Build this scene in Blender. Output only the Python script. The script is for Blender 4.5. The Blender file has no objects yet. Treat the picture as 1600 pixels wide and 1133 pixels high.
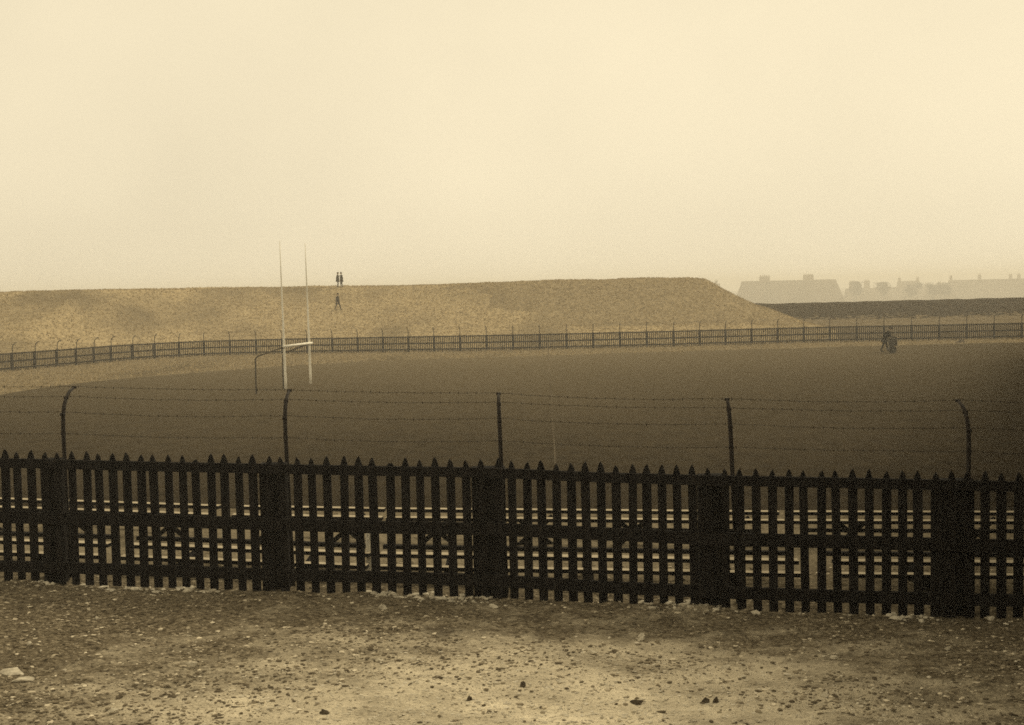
import bpy, math, random
import numpy as np
from mathutils import Vector, Matrix

random.seed(7)
rng = np.random.default_rng(7)
scene = bpy.context.scene
col = scene.collection
R = math.radians

# ------------------------------------------------------------------ camera
EYE = 5.6                       # metres above the playing field
F = 2100.0                      # focal length for a 1600 px wide frame
PITCH = math.atan((566.5 - 452.0) / F)
ROLL = math.atan(0.0235)
c_f = Vector((0, math.cos(PITCH), -math.sin(PITCH)))
c_u0 = Vector((0, math.sin(PITCH), math.cos(PITCH)))
c_r0 = Vector((1, 0, 0))
c_r = c_r0 * math.cos(ROLL) - c_u0 * math.sin(ROLL)
c_u = c_r0 * math.sin(ROLL) + c_u0 * math.cos(ROLL)
cam_d = bpy.data.cameras.new("camera")
cam = bpy.data.objects.new("camera", cam_d)
col.objects.link(cam)
cam.matrix_world = Matrix(((c_r.x, c_u.x, -c_f.x, 0), (c_r.y, c_u.y, -c_f.y, 0),
                           (c_r.z, c_u.z, -c_f.z, EYE), (0, 0, 0, 1)))
cam_d.sensor_width = 36
cam_d.lens = 36 * F / 1600
cam_d.clip_start = 0.5
cam_d.clip_end = 6000
scene.camera = cam


def ray(px, py):
    return c_f * F + c_r * (px - 800) + c_u * (566.5 - py)


def at(px, py, Y):              # the point of that line of sight at depth Y
    d = ray(px, py)
    t = Y / d.y
    return Vector((d.x * t, Y, EYE + d.z * t))


def on(px, py, z=0.0):          # the point of that line of sight at height z
    d = ray(px, py)
    t = (z - EYE) / d.z
    return Vector((d.x * t, d.y * t, z))


# ------------------------------------------------------------------ sky and sun
SUN_EL, SUN_AZ = R(42), R(50)   # azimuth measured from +Y towards +X: ahead, to the right
world = bpy.data.worlds.new("World")
scene.world = world
world.use_nodes = True
wn, wl = world.node_tree.nodes, world.node_tree.links
wn.clear()
w_out = wn.new("ShaderNodeOutputWorld")
w_bg = wn.new("ShaderNodeBackground")
w_sky = wn.new("ShaderNodeTexSky")
w_sky.sky_type = 'NISHITA'
w_sky.sun_disc = False
w_sky.sun_elevation = SUN_EL
w_sky.sun_rotation = SUN_AZ
w_sky.dust_density = 4.0
w_tc = wn.new("ShaderNodeTexCoord")
w_sep = wn.new("ShaderNodeSeparateXYZ")
w_max = wn.new("ShaderNodeMath"); w_max.operation = 'MAXIMUM'; w_max.inputs[1].default_value = 0.05
w_com = wn.new("ShaderNodeCombineXYZ")
w_bw = wn.new("ShaderNodeRGBToBW")
w_pow = wn.new("ShaderNodeMath"); w_pow.operation = 'POWER'; w_pow.inputs[1].default_value = 0.10
w_noise = wn.new("ShaderNodeTexNoise"); w_noise.inputs['Scale'].default_value = 5.0
w_noise.inputs['Detail'].default_value = 5.0
w_map = wn.new("ShaderNodeMapRange")
w_map.inputs['To Min'].default_value = 0.89; w_map.inputs['To Max'].default_value = 1.11
w_mul = wn.new("ShaderNodeMath"); w_mul.operation = 'MULTIPLY'
w_gain = wn.new("ShaderNodeMath"); w_gain.operation = 'MULTIPLY'; w_gain.inputs[1].default_value = 5.3
w_tint = wn.new("ShaderNodeVectorMath"); w_tint.operation = 'SCALE'
w_tint.inputs[0].default_value = (1.0, 0.868, 0.605)
wl.new(w_tc.outputs['Generated'], w_sep.inputs[0])
wl.new(w_sep.outputs['X'], w_com.inputs['X'])
wl.new(w_sep.outputs['Y'], w_com.inputs['Y'])
wl.new(w_sep.outputs['Z'], w_max.inputs[0])
wl.new(w_max.outputs[0], w_com.inputs['Z'])
wl.new(w_com.outputs[0], w_sky.inputs['Vector'])
wl.new(w_sky.outputs[0], w_bw.inputs[0])
wl.new(w_bw.outputs[0], w_pow.inputs[0])
wl.new(w_tc.outputs['Generated'], w_noise.inputs['Vector'])
wl.new(w_noise.outputs['Fac'], w_map.inputs['Value'])
wl.new(w_pow.outputs[0], w_mul.inputs[0])
wl.new(w_map.outputs[0], w_mul.inputs[1])
wl.new(w_mul.outputs[0], w_gain.inputs[0])
wl.new(w_gain.outputs[0], w_tint.inputs['Scale'])
wl.new(w_tint.outputs[0], w_bg.inputs['Color'])
w_bg.inputs['Strength'].default_value = 0.15
wl.new(w_bg.outputs[0], w_out.inputs['Surface'])

sun_d = bpy.data.lights.new("sun", 'SUN')
sun_d.energy = 1.9
sun_d.angle = R(18)
sun_d.color = (1.0, 0.87, 0.62)
sun = bpy.data.objects.new("sun", sun_d)
col.objects.link(sun)
to_sun = Vector((math.sin(SUN_AZ) * math.cos(SUN_EL), math.cos(SUN_AZ) * math.cos(SUN_EL), math.sin(SUN_EL)))
sun.rotation_euler = to_sun.to_track_quat('Z', 'Y').to_euler()

scene.view_settings.view_transform = 'Standard'
scene.view_settings.look = 'None'
scene.view_settings.gamma = 1
scene.view_settings.exposure = 0.0
scene.cycles.volume_bounces = 2
scene.cycles.max_bounces = 6
scene.cycles.pixel_filter_type = 'BLACKMAN_HARRIS'
scene.cycles.filter_width = 1.7
scene.cycles.use_denoising = False      # the photograph is grainy; keep the fine texture unsmoothed

HAZE_DENSITY = 0.0012


# ------------------------------------------------------------------ helpers
def tag(o, label=None, cat=None, group=None, kind=None):
    if label: o["label"] = label
    if cat: o["category"] = cat
    if group: o["group"] = group
    if kind: o["kind"] = kind
    return o


def empty(name, loc, rz=0.0):
    o = bpy.data.objects.new(name, None)
    o.empty_display_size = 0.3
    col.objects.link(o)
    o.location = loc
    o.rotation_euler = (0, 0, rz)
    return o


class MB:
    """collects shapes, built as ONE mesh"""
    def __init__(s):
        s.v, s.f = [], []

    def add(s, vs, fs):
        n = len(s.v)
        s.v.extend([tuple(v) for v in vs])
        s.f.extend([tuple(i + n for i in f) for f in fs])
        return s

    def box(s, c, size, M=None):
        x, y, z = size[0] / 2, size[1] / 2, size[2] / 2
        vs = [Vector((sx * x, sy * y, sz * z)) for sx in (-1, 1) for sy in (-1, 1) for sz in (-1, 1)]
        if M is not None:
            vs = [M @ v for v in vs]
        c = Vector(c)
        fs = [(0, 1, 3, 2), (4, 6, 7, 5), (0, 4, 5, 1), (2, 3, 7, 6), (0, 2, 6, 4), (1, 5, 7, 3)]
        return s.add([v + c for v in vs], fs)

    def bar(s, a, b, w, h):
        """rectangular bar from a to b, w sideways, h in its upright"""
        a, b = Vector(a), Vector(b)
        t = (b - a).normalized()
        up = Vector((0, 0, 1)) if abs(t.z) < 0.95 else Vector((0, 1, 0))
        sd = t.cross(up).normalized()
        u = sd.cross(t).normalized()
        vs = []
        for p in (a, b):
            for k, l in ((-1, -1), (1, -1), (1, 1), (-1, 1)):
                vs.append(p + sd * (k * w / 2) + u * (l * h / 2))
        fs = [(0, 1, 2, 3), (7, 6, 5, 4), (0, 4, 5, 1), (1, 5, 6, 2), (2, 6, 7, 3), (3, 7, 4, 0)]
        return s.add(vs, fs)

    def tube(s, pts, r, n=8):
        pts = [Vector(p) for p in pts]
        rs = r if isinstance(r, (list, tuple)) else [r] * len(pts)
        vs, fs = [], []
        prev = None
        for i, p in enumerate(pts):
            t = (pts[min(i + 1, len(pts) - 1)] - pts[max(i - 1, 0)]).normalized()
            if prev is None:
                ref = Vector((0, 0, 1)) if abs(t.z) < 0.9 else Vector((0, 1, 0))
                a = t.cross(ref).normalized()
            else:
                a = (prev - t * prev.dot(t)).normalized()
            prev = a
            b = t.cross(a)
            for k in range(n):
                an = 2 * math.pi * k / n
                vs.append(p + a * (math.cos(an) * rs[i]) + b * (math.sin(an) * rs[i]))
        for i in range(len(pts) - 1):
            for k in range(n):
                k2 = (k + 1) % n
                fs.append((i * n + k, i * n + k2, (i + 1) * n + k2, (i + 1) * n + k))
        fs.append(tuple(range(n - 1, -1, -1)))
        fs.append(tuple((len(pts) - 1) * n + k for k in range(n)))
        return s.add(vs, fs)

    def prism(s, outline, y0, y1):
        """outline in x,z pushed from y0 to y1"""
        n = len(outline)
        vs = [(x, y0, z) for x, z in outline] + [(x, y1, z) for x, z in outline]
        fs = [tuple(range(n)), tuple(range(2 * n - 1, n - 1, -1))]
        for i in range(n):
            j = (i + 1) % n
            fs.append((i, i + n, j + n, j))
        return s.add(vs, fs)

    def build(s, name, m, parent=None, smooth=False, bevel=0.0):
        me = bpy.data.meshes.new(name)
        me.from_pydata(s.v, [], s.f)
        me.update()
        o = bpy.data.objects.new(name, me)
        col.objects.link(o)
        me.materials.append(m)
        if smooth:
            me.polygons.foreach_set('use_smooth', [True] * len(me.polygons))
        if bevel:
            b = o.modifiers.new("bevel", 'BEVEL')
            b.width = bevel; b.segments = 1; b.limit_method = 'ANGLE'
        if parent:
            o.parent = parent
        return o


def np_mesh(name, V, Fq, m, smooth=True, parent=None):
    me = bpy.data.meshes.new(name)
    V = np.asarray(V, dtype=np.float32); Fq = np.asarray(Fq, dtype=np.int32)
    k = Fq.shape[1]
    me.vertices.add(len(V)); me.vertices.foreach_set('co', V.ravel())
    me.loops.add(Fq.size); me.loops.foreach_set('vertex_index', Fq.ravel())
    me.polygons.add(len(Fq))
    me.polygons.foreach_set('loop_start', np.arange(0, Fq.size, k, dtype=np.int32))
    me.polygons.foreach_set('use_smooth', np.full(len(Fq), smooth))
    me.update(calc_edges=True)
    me.validate()
    o = bpy.data.objects.new(name, me)
    col.objects.link(o)
    me.materials.append(m)
    if parent: o.parent = parent
    return o


def grid_mesh(name, X, Y, Z, m, smooth=True):
    h, w = X.shape
    V = np.stack([X, Y, Z], -1).reshape(-1, 3)
    i = np.arange(h * w).reshape(h, w)
    Fq = np.stack([i[:-1, :-1], i[:-1, 1:], i[1:, 1:], i[1:, :-1]], -1).reshape(-1, 4)
    return np_mesh(name, V, Fq, m, smooth)


_tab = rng.random((256, 256))


def vnoise(x, y):
    x = np.asarray(x, float); y = np.asarray(y, float)
    xi = np.floor(x).astype(int); yi = np.floor(y).astype(int)
    fx = x - xi; fy = y - yi
    fx = fx * fx * (3 - 2 * fx); fy = fy * fy * (3 - 2 * fy)
    g = lambda a, b: _tab[a % 256, b % 256]
    return (g(xi, yi) * (1 - fx) * (1 - fy) + g(xi + 1, yi) * fx * (1 - fy)
            + g(xi, yi + 1) * (1 - fx) * fy + g(xi + 1, yi + 1) * fx * fy) - 0.5


def fbm(x, y, o=4):
    s = 0; a = 1.0
    for k in range(o):
        s = s + a * vnoise(x * 2 ** k + 17.3 * k, y * 2 ** k + 5.1 * k); a *= 0.5
    return s


def sstep(a, b, x):
    t = np.clip((np.asarray(x, float) - a) / (b - a), 0, 1)
    return t * t * (3 - 2 * t)


# ------------------------------------------------------------------ materials
def mat(name, cols, scale=1.0, detail=6, bump=0.0, bump_scale=20.0, rough=0.95, spec=0.0,
        stretch=(1, 1, 1), lo=0.35, hi=0.65, second=None, bump_dist=0.05, pale_or_lit=None):
    """cols: colours along a noise ramp.  second=(colour, scale, lo, hi): patches laid over them."""
    m = bpy.data.materials.new(name)
    m.use_nodes = True
    nt = m.node_tree; n = nt.nodes; l = nt.links
    b = n['Principled BSDF']
    b.inputs['Roughness'].default_value = rough
    b.inputs['Specular IOR Level'].default_value = spec
    tc = n.new('ShaderNodeTexCoord')
    mp = n.new('ShaderNodeMapping'); mp.inputs['Scale'].default_value = stretch
    l.new(tc.outputs['Object'], mp.inputs['Vector'])
    nz = n.new('ShaderNodeTexNoise')
    nz.inputs['Scale'].default_value = scale; nz.inputs['Detail'].default_value = detail
    nz.inputs['Roughness'].default_value = 0.65
    l.new(mp.outputs[0], nz.inputs['Vector'])
    cr = n.new('ShaderNodeValToRGB')
    e = cr.color_ramp.elements
    k = len(cols)
    e[0].position = lo; e[0].color = (*cols[0], 1)
    e[1].position = hi; e[1].color = (*cols[-1], 1)
    for i in range(1, k - 1):
        x = e.new(lo + (hi - lo) * i / (k - 1)); x.color = (*cols[i], 1)
    l.new(nz.outputs['Fac'], cr.inputs['Fac'])
    out = cr.outputs[0]
    for s2 in (second or []):
        c2, sc2, lo2, hi2 = s2
        n2 = n.new('ShaderNodeTexNoise'); n2.inputs['Scale'].default_value = sc2
        n2.inputs['Detail'].default_value = 5
        l.new(mp.outputs[0], n2.inputs['Vector'])
        mr = n.new('ShaderNodeMapRange')
        mr.inputs['From Min'].default_value = lo2; mr.inputs['From Max'].default_value = hi2
        l.new(n2.outputs['Fac'], mr.inputs['Value'])
        mx = n.new('ShaderNodeMix'); mx.data_type = 'RGBA'
        l.new(mr.outputs[0], mx.inputs['Factor'])
        l.new(out, mx.inputs['A']); mx.inputs['B'].default_value = (*c2, 1)
        out = mx.outputs['Result']
    for (cx, cy, rx_, ry_, c3, mx_, am_) in (pale_or_lit or []):       # ragged-edged patch, for paler ground and for brightness painted in
        sb = n.new('ShaderNodeVectorMath'); sb.operation = 'SUBTRACT'; sb.inputs[1].default_value = (cx, cy, 0)
        l.new(tc.outputs['Object'], sb.inputs[0])
        dv = n.new('ShaderNodeVectorMath'); dv.operation = 'MULTIPLY'; dv.inputs[1].default_value = (1 / rx_, 1 / ry_, 0)
        l.new(sb.outputs[0], dv.inputs[0])
        ln = n.new('ShaderNodeVectorMath'); ln.operation = 'LENGTH'; l.new(dv.outputs[0], ln.inputs[0])
        n4 = n.new('ShaderNodeTexNoise'); n4.inputs['Scale'].default_value = 1.6; n4.inputs['Detail'].default_value = 12
        n4.inputs['Roughness'].default_value = .72
        l.new(mp.outputs[0], n4.inputs['Vector'])
        ad = n.new('ShaderNodeMath'); ad.operation = 'MULTIPLY_ADD'; ad.inputs[1].default_value = am_
        l.new(n4.outputs['Fac'], ad.inputs[0]); l.new(ln.outputs['Value'], ad.inputs[2])
        mr = n.new('ShaderNodeMapRange'); mr.inputs['From Min'].default_value = .5 * am_ + 1.55; mr.inputs['From Max'].default_value = .5 * am_ - .15
        mr.inputs['To Max'].default_value = mx_
        l.new(ad.outputs[0], mr.inputs['Value'])
        mx = n.new('ShaderNodeMix'); mx.data_type = 'RGBA'
        l.new(mr.outputs[0], mx.inputs['Factor'])
        l.new(out, mx.inputs['A']); mx.inputs['B'].default_value = (*c3, 1)
        out = mx.outputs['Result']
    l.new(out, b.inputs['Base Color'])
    if bump:
        nb = n.new('ShaderNodeTexNoise'); nb.inputs['Scale'].default_value = bump_scale
        nb.inputs['Detail'].default_value = 6
        l.new(mp.outputs[0], nb.inputs['Vector'])
        bp = n.new('ShaderNodeBump'); bp.inputs['Strength'].default_value = bump
        bp.inputs['Distance'].default_value = bump_dist
        l.new(nb.outputs['Fac'], bp.inputs['Height'])
        l.new(bp.outputs[0], b.inputs['Normal'])
    return m


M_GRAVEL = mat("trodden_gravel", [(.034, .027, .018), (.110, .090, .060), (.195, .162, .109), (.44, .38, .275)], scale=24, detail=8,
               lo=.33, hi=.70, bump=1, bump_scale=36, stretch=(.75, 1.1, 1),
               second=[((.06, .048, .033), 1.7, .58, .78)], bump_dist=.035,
               pale_or_lit=[(.25, 9.9, 3.3, 2.7, (.84, .74, .54), 1.0, 3.4), (-1, 17.6, 14, 1.9, (.30, .255, .178), .7, 2.5)])  # first patch paints a pool of brightness into the gravel; second is paler gravel
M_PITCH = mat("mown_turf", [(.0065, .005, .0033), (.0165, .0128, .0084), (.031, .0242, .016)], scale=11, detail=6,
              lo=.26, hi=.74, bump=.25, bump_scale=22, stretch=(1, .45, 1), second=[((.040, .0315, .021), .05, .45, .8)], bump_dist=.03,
              pale_or_lit=[(-4, 150, 50, 80, (.215, .170, .102), .85, .7)])  # turf grows paler towards the far edge
M_ROUGH = mat("rough_grass", [(.085, .068, .042), (.18, .143, .087), (.28, .222, .135)], scale=3.2, detail=5,
              lo=.33, hi=.67, bump=1, bump_scale=7, stretch=(1, .2, 1), second=[((.10, .08, .05), .16, .52, .7)], bump_dist=.1)
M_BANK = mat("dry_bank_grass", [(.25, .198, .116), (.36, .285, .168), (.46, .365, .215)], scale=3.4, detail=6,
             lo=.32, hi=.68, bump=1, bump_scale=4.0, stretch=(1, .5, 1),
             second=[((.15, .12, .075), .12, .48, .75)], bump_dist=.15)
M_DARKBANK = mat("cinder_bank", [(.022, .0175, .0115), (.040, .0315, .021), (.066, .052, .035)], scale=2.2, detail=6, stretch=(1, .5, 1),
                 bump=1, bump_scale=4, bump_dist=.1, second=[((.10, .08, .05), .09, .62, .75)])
M_TAR = mat("tarred_wood", [(.006, .0054, .0054), (.010, .0088, .0086), (.017, .0148, .014)], scale=6, detail=8,
            stretch=(3, 3, .4), bump=.5, bump_scale=30, rough=.9, spec=.06, bump_dist=.006)
M_IRON = mat("rusty_iron", [(.012, .010, .009), (.028, .021, .016)], scale=30, rough=.8, spec=.2, bump=.4,
             bump_scale=90, bump_dist=.002)
M_FARFENCE = mat("weathered_tarred_wood", [(.020, .017, .014), (.04, .033, .026)], scale=2, rough=.9)
M_WHITE = mat("white_paint", [(.60, .56, .46), (.80, .76, .64), (.84, .80, .68)], scale=2.2, stretch=(1, 1, .35),
              lo=.3, hi=.55, rough=.6, spec=.3)
M_NETIRON = mat("dark_iron_pipe", [(.035, .028, .02), (.07, .056, .04)], scale=4, rough=.7)
M_SUNTOP = mat("sunlit_plank_top", [(.22, .185, .13), (.40, .345, .25), (.52, .455, .34)], scale=6, stretch=(.4, 3, 3), rough=.8)  # plank tops with the sunlight put into their colour
M_PEBBLE = bpy.data.materials.new("mixed_pebbles")       # every pebble has a tone of its own
M_PEBBLE.use_nodes = True
_n = M_PEBBLE.node_tree.nodes; _l = M_PEBBLE.node_tree.links
_n['Principled BSDF'].inputs['Roughness'].default_value = .95
_n['Principled BSDF'].inputs['Specular IOR Level'].default_value = 0
_g = _n.new('ShaderNodeNewGeometry'); _r = _n.new('ShaderNodeValToRGB')
_e = _r.color_ramp.elements
_e[0].position = 0; _e[0].color = (.11, .09, .061, 1)
_e[1].position = 1; _e[1].color = (.72, .64, .48, 1)
for _p, _c in ((.25, (.115, .094, .064)), (.58, (.22, .183, .124)), (.87, (.40, .345, .25))):
    _x = _e.new(_p); _x.color = (*_c, 1)
_l.new(_g.outputs['Random Per Island'], _r.inputs['Fac'])
_l.new(_r.outputs[0], _n['Principled BSDF'].inputs['Base Color'])
M_STONE = mat("pale_limestone", [(.34, .30, .23), (.52, .47, .36), (.64, .58, .46)], scale=7, bump=.8, bump_scale=25,
              bump_dist=.01)
M_DSTONE = mat("dark_clod", [(.05, .04, .028), (.11, .09, .063)], scale=12, bump=1, bump_scale=30, bump_dist=.02)
M_ROOF = mat("slate_roof", [(.20, .17, .125), (.30, .255, .19)], scale=.8, stretch=(1, 1, 4))
M_BRICK = mat("pale_brick", [(.30, .25, .18), (.42, .355, .26)], scale=1.2)
M_GLASS = mat("window_dark", [(.03, .026, .02), (.05, .042, .03)], scale=1, rough=.2, spec=.5)
M_CLOTH = mat("dark_wool_cloth", [(.022, .018, .014), (.04, .032, .025)], scale=6, rough=.95)
M_TROUS = mat("brown_trousers", [(.035, .028, .02), (.06, .048, .034)], scale=6, rough=.95)
M_SKIN = mat("skin", [(.42, .32, .22), (.50, .39, .27)], scale=5, rough=.6)
M_SHIRT = mat("pale_shirt", [(.42, .37, .29), (.5, .45, .36)], scale=5)
M_IRONDRUM = mat("roller_iron", [(.03, .025, .018), (.06, .05, .037)], scale=5, rough=.6, spec=.4)
M_LEAF = mat("grey_foliage", [(.04, .035, .022), (.09, .075, .048)], scale=1.2)
M_BARK = mat("bark", [(.05, .04, .03), (.09, .07, .05)], scale=4)


# ------------------------------------------------------------------ the ground
def terrace_z(x):
    return 2.22 - 0.027 * np.clip(x, -12, 12)


def ground_z(x, y):
    x = np.asarray(x, float); y = np.asarray(y, float)
    z = terrace_z(x) * (1 - sstep(20.3, 26.0, y))
    z = z - 9.0 * sstep(200, 600, y) - 2.6 * sstep(120, 260, np.abs(x)) * sstep(40, 190, y) * (1 - sstep(190, 260, y))
    return z


def near_relief(x, y):
    m = (1 - sstep(19.5, 20.5, y)) * (1 - sstep(9, 14, np.abs(x)))
    r = 0.07 * fbm(x * 0.5, y * 0.7, 3) + 0.032 * fbm(x * 2.7, y * 3.3, 3) + 0.034 * fbm(x * 7, y * 9, 2)
    return r * m


def geo(a, b, s0, k=1.16):
    out = []; x = a; s = s0; sg = 1 if b > a else -1
    while (x - b) * sg < 0:
        out.append(x); x += s * sg; s *= k
    out.append(b)
    return out


xs = np.array(sorted(set([-v for v in geo(9.5, 2400, .15)] + list(np.arange(-9.45, 9.46, .045)) + geo(9.5, 2400, .15))))
ys = np.array(sorted(set(geo(8.5, -300, .1) + list(np.arange(8.55, 20.5, .045)) + geo(20.5, 2800, .12, 1.07))))
GX, GY = np.meshgrid(xs, ys)
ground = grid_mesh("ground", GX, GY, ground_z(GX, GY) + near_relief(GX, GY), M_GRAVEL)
tag(ground, kind="structure")


def gz(x, y):
    return float(ground_z(x, y) + near_relief(x, y))


# line of the far fence on the field's level
FAR = [(-330, 606), (-160, 596), (-70, 588), (0, 581), (100, 572.5), (177, 565), (249, 560), (327, 556), (440, 553), (565, 551), (700, 549),
       (840, 546.5), (960, 543.5), (1050, 541.5), (1150, 538.5), (1300, 534.5), (1450, 532), (1600, 529), (1750, 526)]
far_pts = [on(px, py) for px, py in FAR]
far_pts = [Vector((-47.5, 62, 0)), Vector((-47.0, 78, 0))] + far_pts[2:]
_far_x = np.array([p.x for p in far_pts[2:]]); _far_y = np.array([p.y for p in far_pts[2:]])


def far_y(x):
    return np.interp(x, _far_x, _far_y)


# the rough grass beyond and beside the pitch: a sheet from the foot of the slope to behind the banks
def sheet(name, outline, z, m, kind="structure"):
    me = bpy.data.meshes.new(name)
    me.from_pydata([(x, y, z) for x, y in outline], [], [tuple(range(len(outline)))])
    o = bpy.data.objects.new(name, me); col.objects.link(o); me.materials.append(m)
    return tag(o, kind=kind)


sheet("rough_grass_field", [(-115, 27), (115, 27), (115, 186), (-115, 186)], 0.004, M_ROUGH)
edge = []
for (px, py) in [(-140, 640), (-60, 627), (0, 617), (60, 607), (130, 598), (220, 589), (350, 578.5), (500, 568), (640, 562), (780, 557),
                 (1000, 551), (1200, 545), (1400, 539.5), (1600, 535), (1720, 532)]:
    p = on(px, py); edge.append((p.x, p.y))
out_edge = []
for a, b in zip(edge[:-1], edge[1:]):
    for k in range(8):
        t = k / 8
        x, y = a[0] + (b[0] - a[0]) * t, a[1] + (b[1] - a[1]) * t
        y += 1.6 * float(fbm(x * .12, y * .1 + 9, 4))
        out_edge.append((x, y))
out_edge.append((64, 130))
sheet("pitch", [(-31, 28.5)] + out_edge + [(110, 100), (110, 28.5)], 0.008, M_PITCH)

# ------------------------------------------------------------------ earth banks
bx = np.linspace(-110, 37, 420)
bt = np.concatenate([np.linspace(0, 34, 120), np.linspace(34.4, 62, 26)])
BX, BT = np.meshgrid(bx, bt)
by0 = np.interp(BX, np.concatenate([[-110], _far_x]), np.concatenate([[_far_y[0] - 6], _far_y])) + 2.2
blend = sstep(-5, 1.5, BX + 0.9 * (BT - 18))           # gentle slope on the left, steeper cut face on the right
gentle = np.interp(BT, [0, 4, 26, 30, 38, 62], [0.0, .8, 5.5, 6.35, 6.5, -1.5])
steep = np.interp(BT, [0, 3, 10.5, 22, 25, 38, 62], [0.0, .6, 1.55, 5.9, 6.35, 6.4, -1.5])
BZ = gentle * (1 - blend) + steep * blend
fall = np.interp(BX - .5 * fbm(BX * .4, BT * .4, 3), [20.6, 21.8, 23, 27.5, 31, 35], [1, .97, .84, .36, .10, 0])
BZ = np.where(BZ > 1.3, 1.3 + (BZ - 1.3) * fall, BZ) - 1.9 * sstep(30, 37, BX)
hgt = np.clip(BZ / 2.0, 0, 1)
BZ = BZ + hgt * (0.34 * fbm(BX * .06, BT * .08, 3) + .10 * fbm(BX * .8, BT * .9, 3))
emb = tag(grid_mesh("embankment", BX, by0 + BT, BZ, M_BANK), kind="structure")
emb.data.materials.append(mat("darker_cut_face", [(.19, .15, .09), (.26, .206, .123), (.33, .263, .16)], scale=3.0, detail=6,
                              bump=1, bump_scale=4, bump_dist=.15, stretch=(1, .5, 1)))  # darker tone for the steeper right-hand face
cut = ((BX + .9 * (BT - 18) + 3.5 * fbm(BX * .2, BT * .3, 4) > -2.0) & (BT + 2.0 * fbm(BX * .5, 2.2, 3) > 10.0) & (BT < 25)
       & (BX + 1.5 * fbm(BX * .5, BT * .5, 3) < 26.5 + .2 * BT))
emb.data.polygons.foreach_set('material_index', cut[:-1, :-1].ravel().astype(np.int32))

rx = np.linspace(22, 140, 300)
RX, RT = np.meshgrid(rx, np.concatenate([np.linspace(0, 42, 130), np.linspace(42.5, 68, 18)]))
ry0 = np.interp(RX, _far_x, _far_y) + 2.5
RZ = np.interp(RT, [0, 3, 12, 26, 35, 44, 68], [-.1, .45, .85, 1.25, 2.85, 3.05, -1.5])
RZ = RZ + np.clip(RZ / 1.5, 0, 1) * (.10 * fbm(RX * .12, RT * .2, 3) + .12 * fbm(RX * .7, RT * .7, 3))
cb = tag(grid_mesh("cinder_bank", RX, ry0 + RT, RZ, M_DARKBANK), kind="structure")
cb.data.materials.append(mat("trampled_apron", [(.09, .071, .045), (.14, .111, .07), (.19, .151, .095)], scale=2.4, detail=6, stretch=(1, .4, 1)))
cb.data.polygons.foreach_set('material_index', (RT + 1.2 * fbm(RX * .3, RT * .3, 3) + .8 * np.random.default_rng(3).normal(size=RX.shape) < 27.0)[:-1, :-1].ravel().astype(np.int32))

# ------------------------------------------------------------------ near picket fence
FP = [(-880, 16.1), (-570, 15.85), (-262, 15.55), (88, 15.2), (435, 14.85), (770, 14.6), (1122, 14.05), (1500, 13.75), (1890, 13.6), (2270, 13.5)]
posts = []
for px, d in FP:
    x = at(px, 930, d).x
    posts.append(Vector((x, d, float(terrace_z(x)))))
fence = empty("picket_fence", posts[5])
tag(fence, "near fence of black pointed pickets with broad posts and curved iron stanchions, on the gravel", "fence")


def part(mb, name, m, root, **k):
    o = mb.build(name, m, root, **k)
    o.matrix_parent_inverse = Matrix.Identity(4)
    o.data.transform(Matrix.Translation(-root.location))
    return o


def picket_outline(w, h, jit):
    hw = w / 2
    return [(-hw, 0), (hw, 0), (hw * 1.0, h - .155), (hw * .86, h - .10), (hw * .45, h - .035), (0 + jit, h),
            (-hw * .45, h - .035), (-hw * .86, h - .10), (-hw, h - .155)]


for i in range(len(posts) - 1):
    a, b = posts[i], posts[i + 1]
    t = (b - a); L = Vector((t.x, t.y, 0)).length
    ang = math.atan2(t.y, t.x)
    nrm = Vector((math.sin(ang), -math.cos(ang), 0))     # towards the camera
    for (z0, hh) in ((1.385, .105), (.765, .135), (.20, .125)):
        mb = MB()
        sag = random.uniform(-.012, .004)
        mid = (a + b) / 2 + Vector((0, 0, z0 + sag))
        mb.bar(a + Vector((0, 0, z0)) - nrm * -.045, mid - nrm * -.045, .05, hh)
        mb.bar(mid - nrm * -.045, b + Vector((0, 0, z0)) - nrm * -.045, .05, hh)
        part(mb, "rail", M_TAR, fence)
    n = int(round(L / .167))
    beyond = i in (0, 1, len(posts) - 2)                 # bays well outside the photograph
    rest = MB()
    for k in range(n):
        f = (k + .5) / n
        p = a + t * f
        mb = MB()
        h = 1.525 + random.uniform(-.02, .016)
        ol = picket_outline(.094 + random.uniform(-.008, .005), h, random.uniform(-.010, .010))
        if random.random() < .05:                          # a snapped point
            ol = [(x, min(z, h - random.uniform(.05, .08))) for x, z in ol]
        mb.prism(ol, -.011, .011)
        Mx = (Matrix.Translation(p + Vector((0, 0, .0)) + nrm * .0)
              @ Matrix.Rotation(ang, 4, 'Z') @ Matrix.Rotation(R(random.gauss(0, .4)), 4, 'Y')
              @ Matrix.Rotation(R(random.gauss(0, .6)), 4, 'X'))
        mb.v = [tuple(Mx @ Vector(v)) for v in mb.v]
        if beyond:
            rest.add(mb.v, mb.f)
        else:
            part(mb, "picket", M_TAR, fence)
    if beyond:
        tag(part(rest, "picket", M_TAR, fence), kind="stuff")
SX = [.05, .05, .05, .095, .135, .155, .25, .14, .1, .1]
LEAN = [0, .01, .0, -.008, -.02, -.02, -.03, .02, 0, 0]
HOOK = [1, 1, 1, 1, .9, .6, .3, .8, 1, 1]
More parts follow.
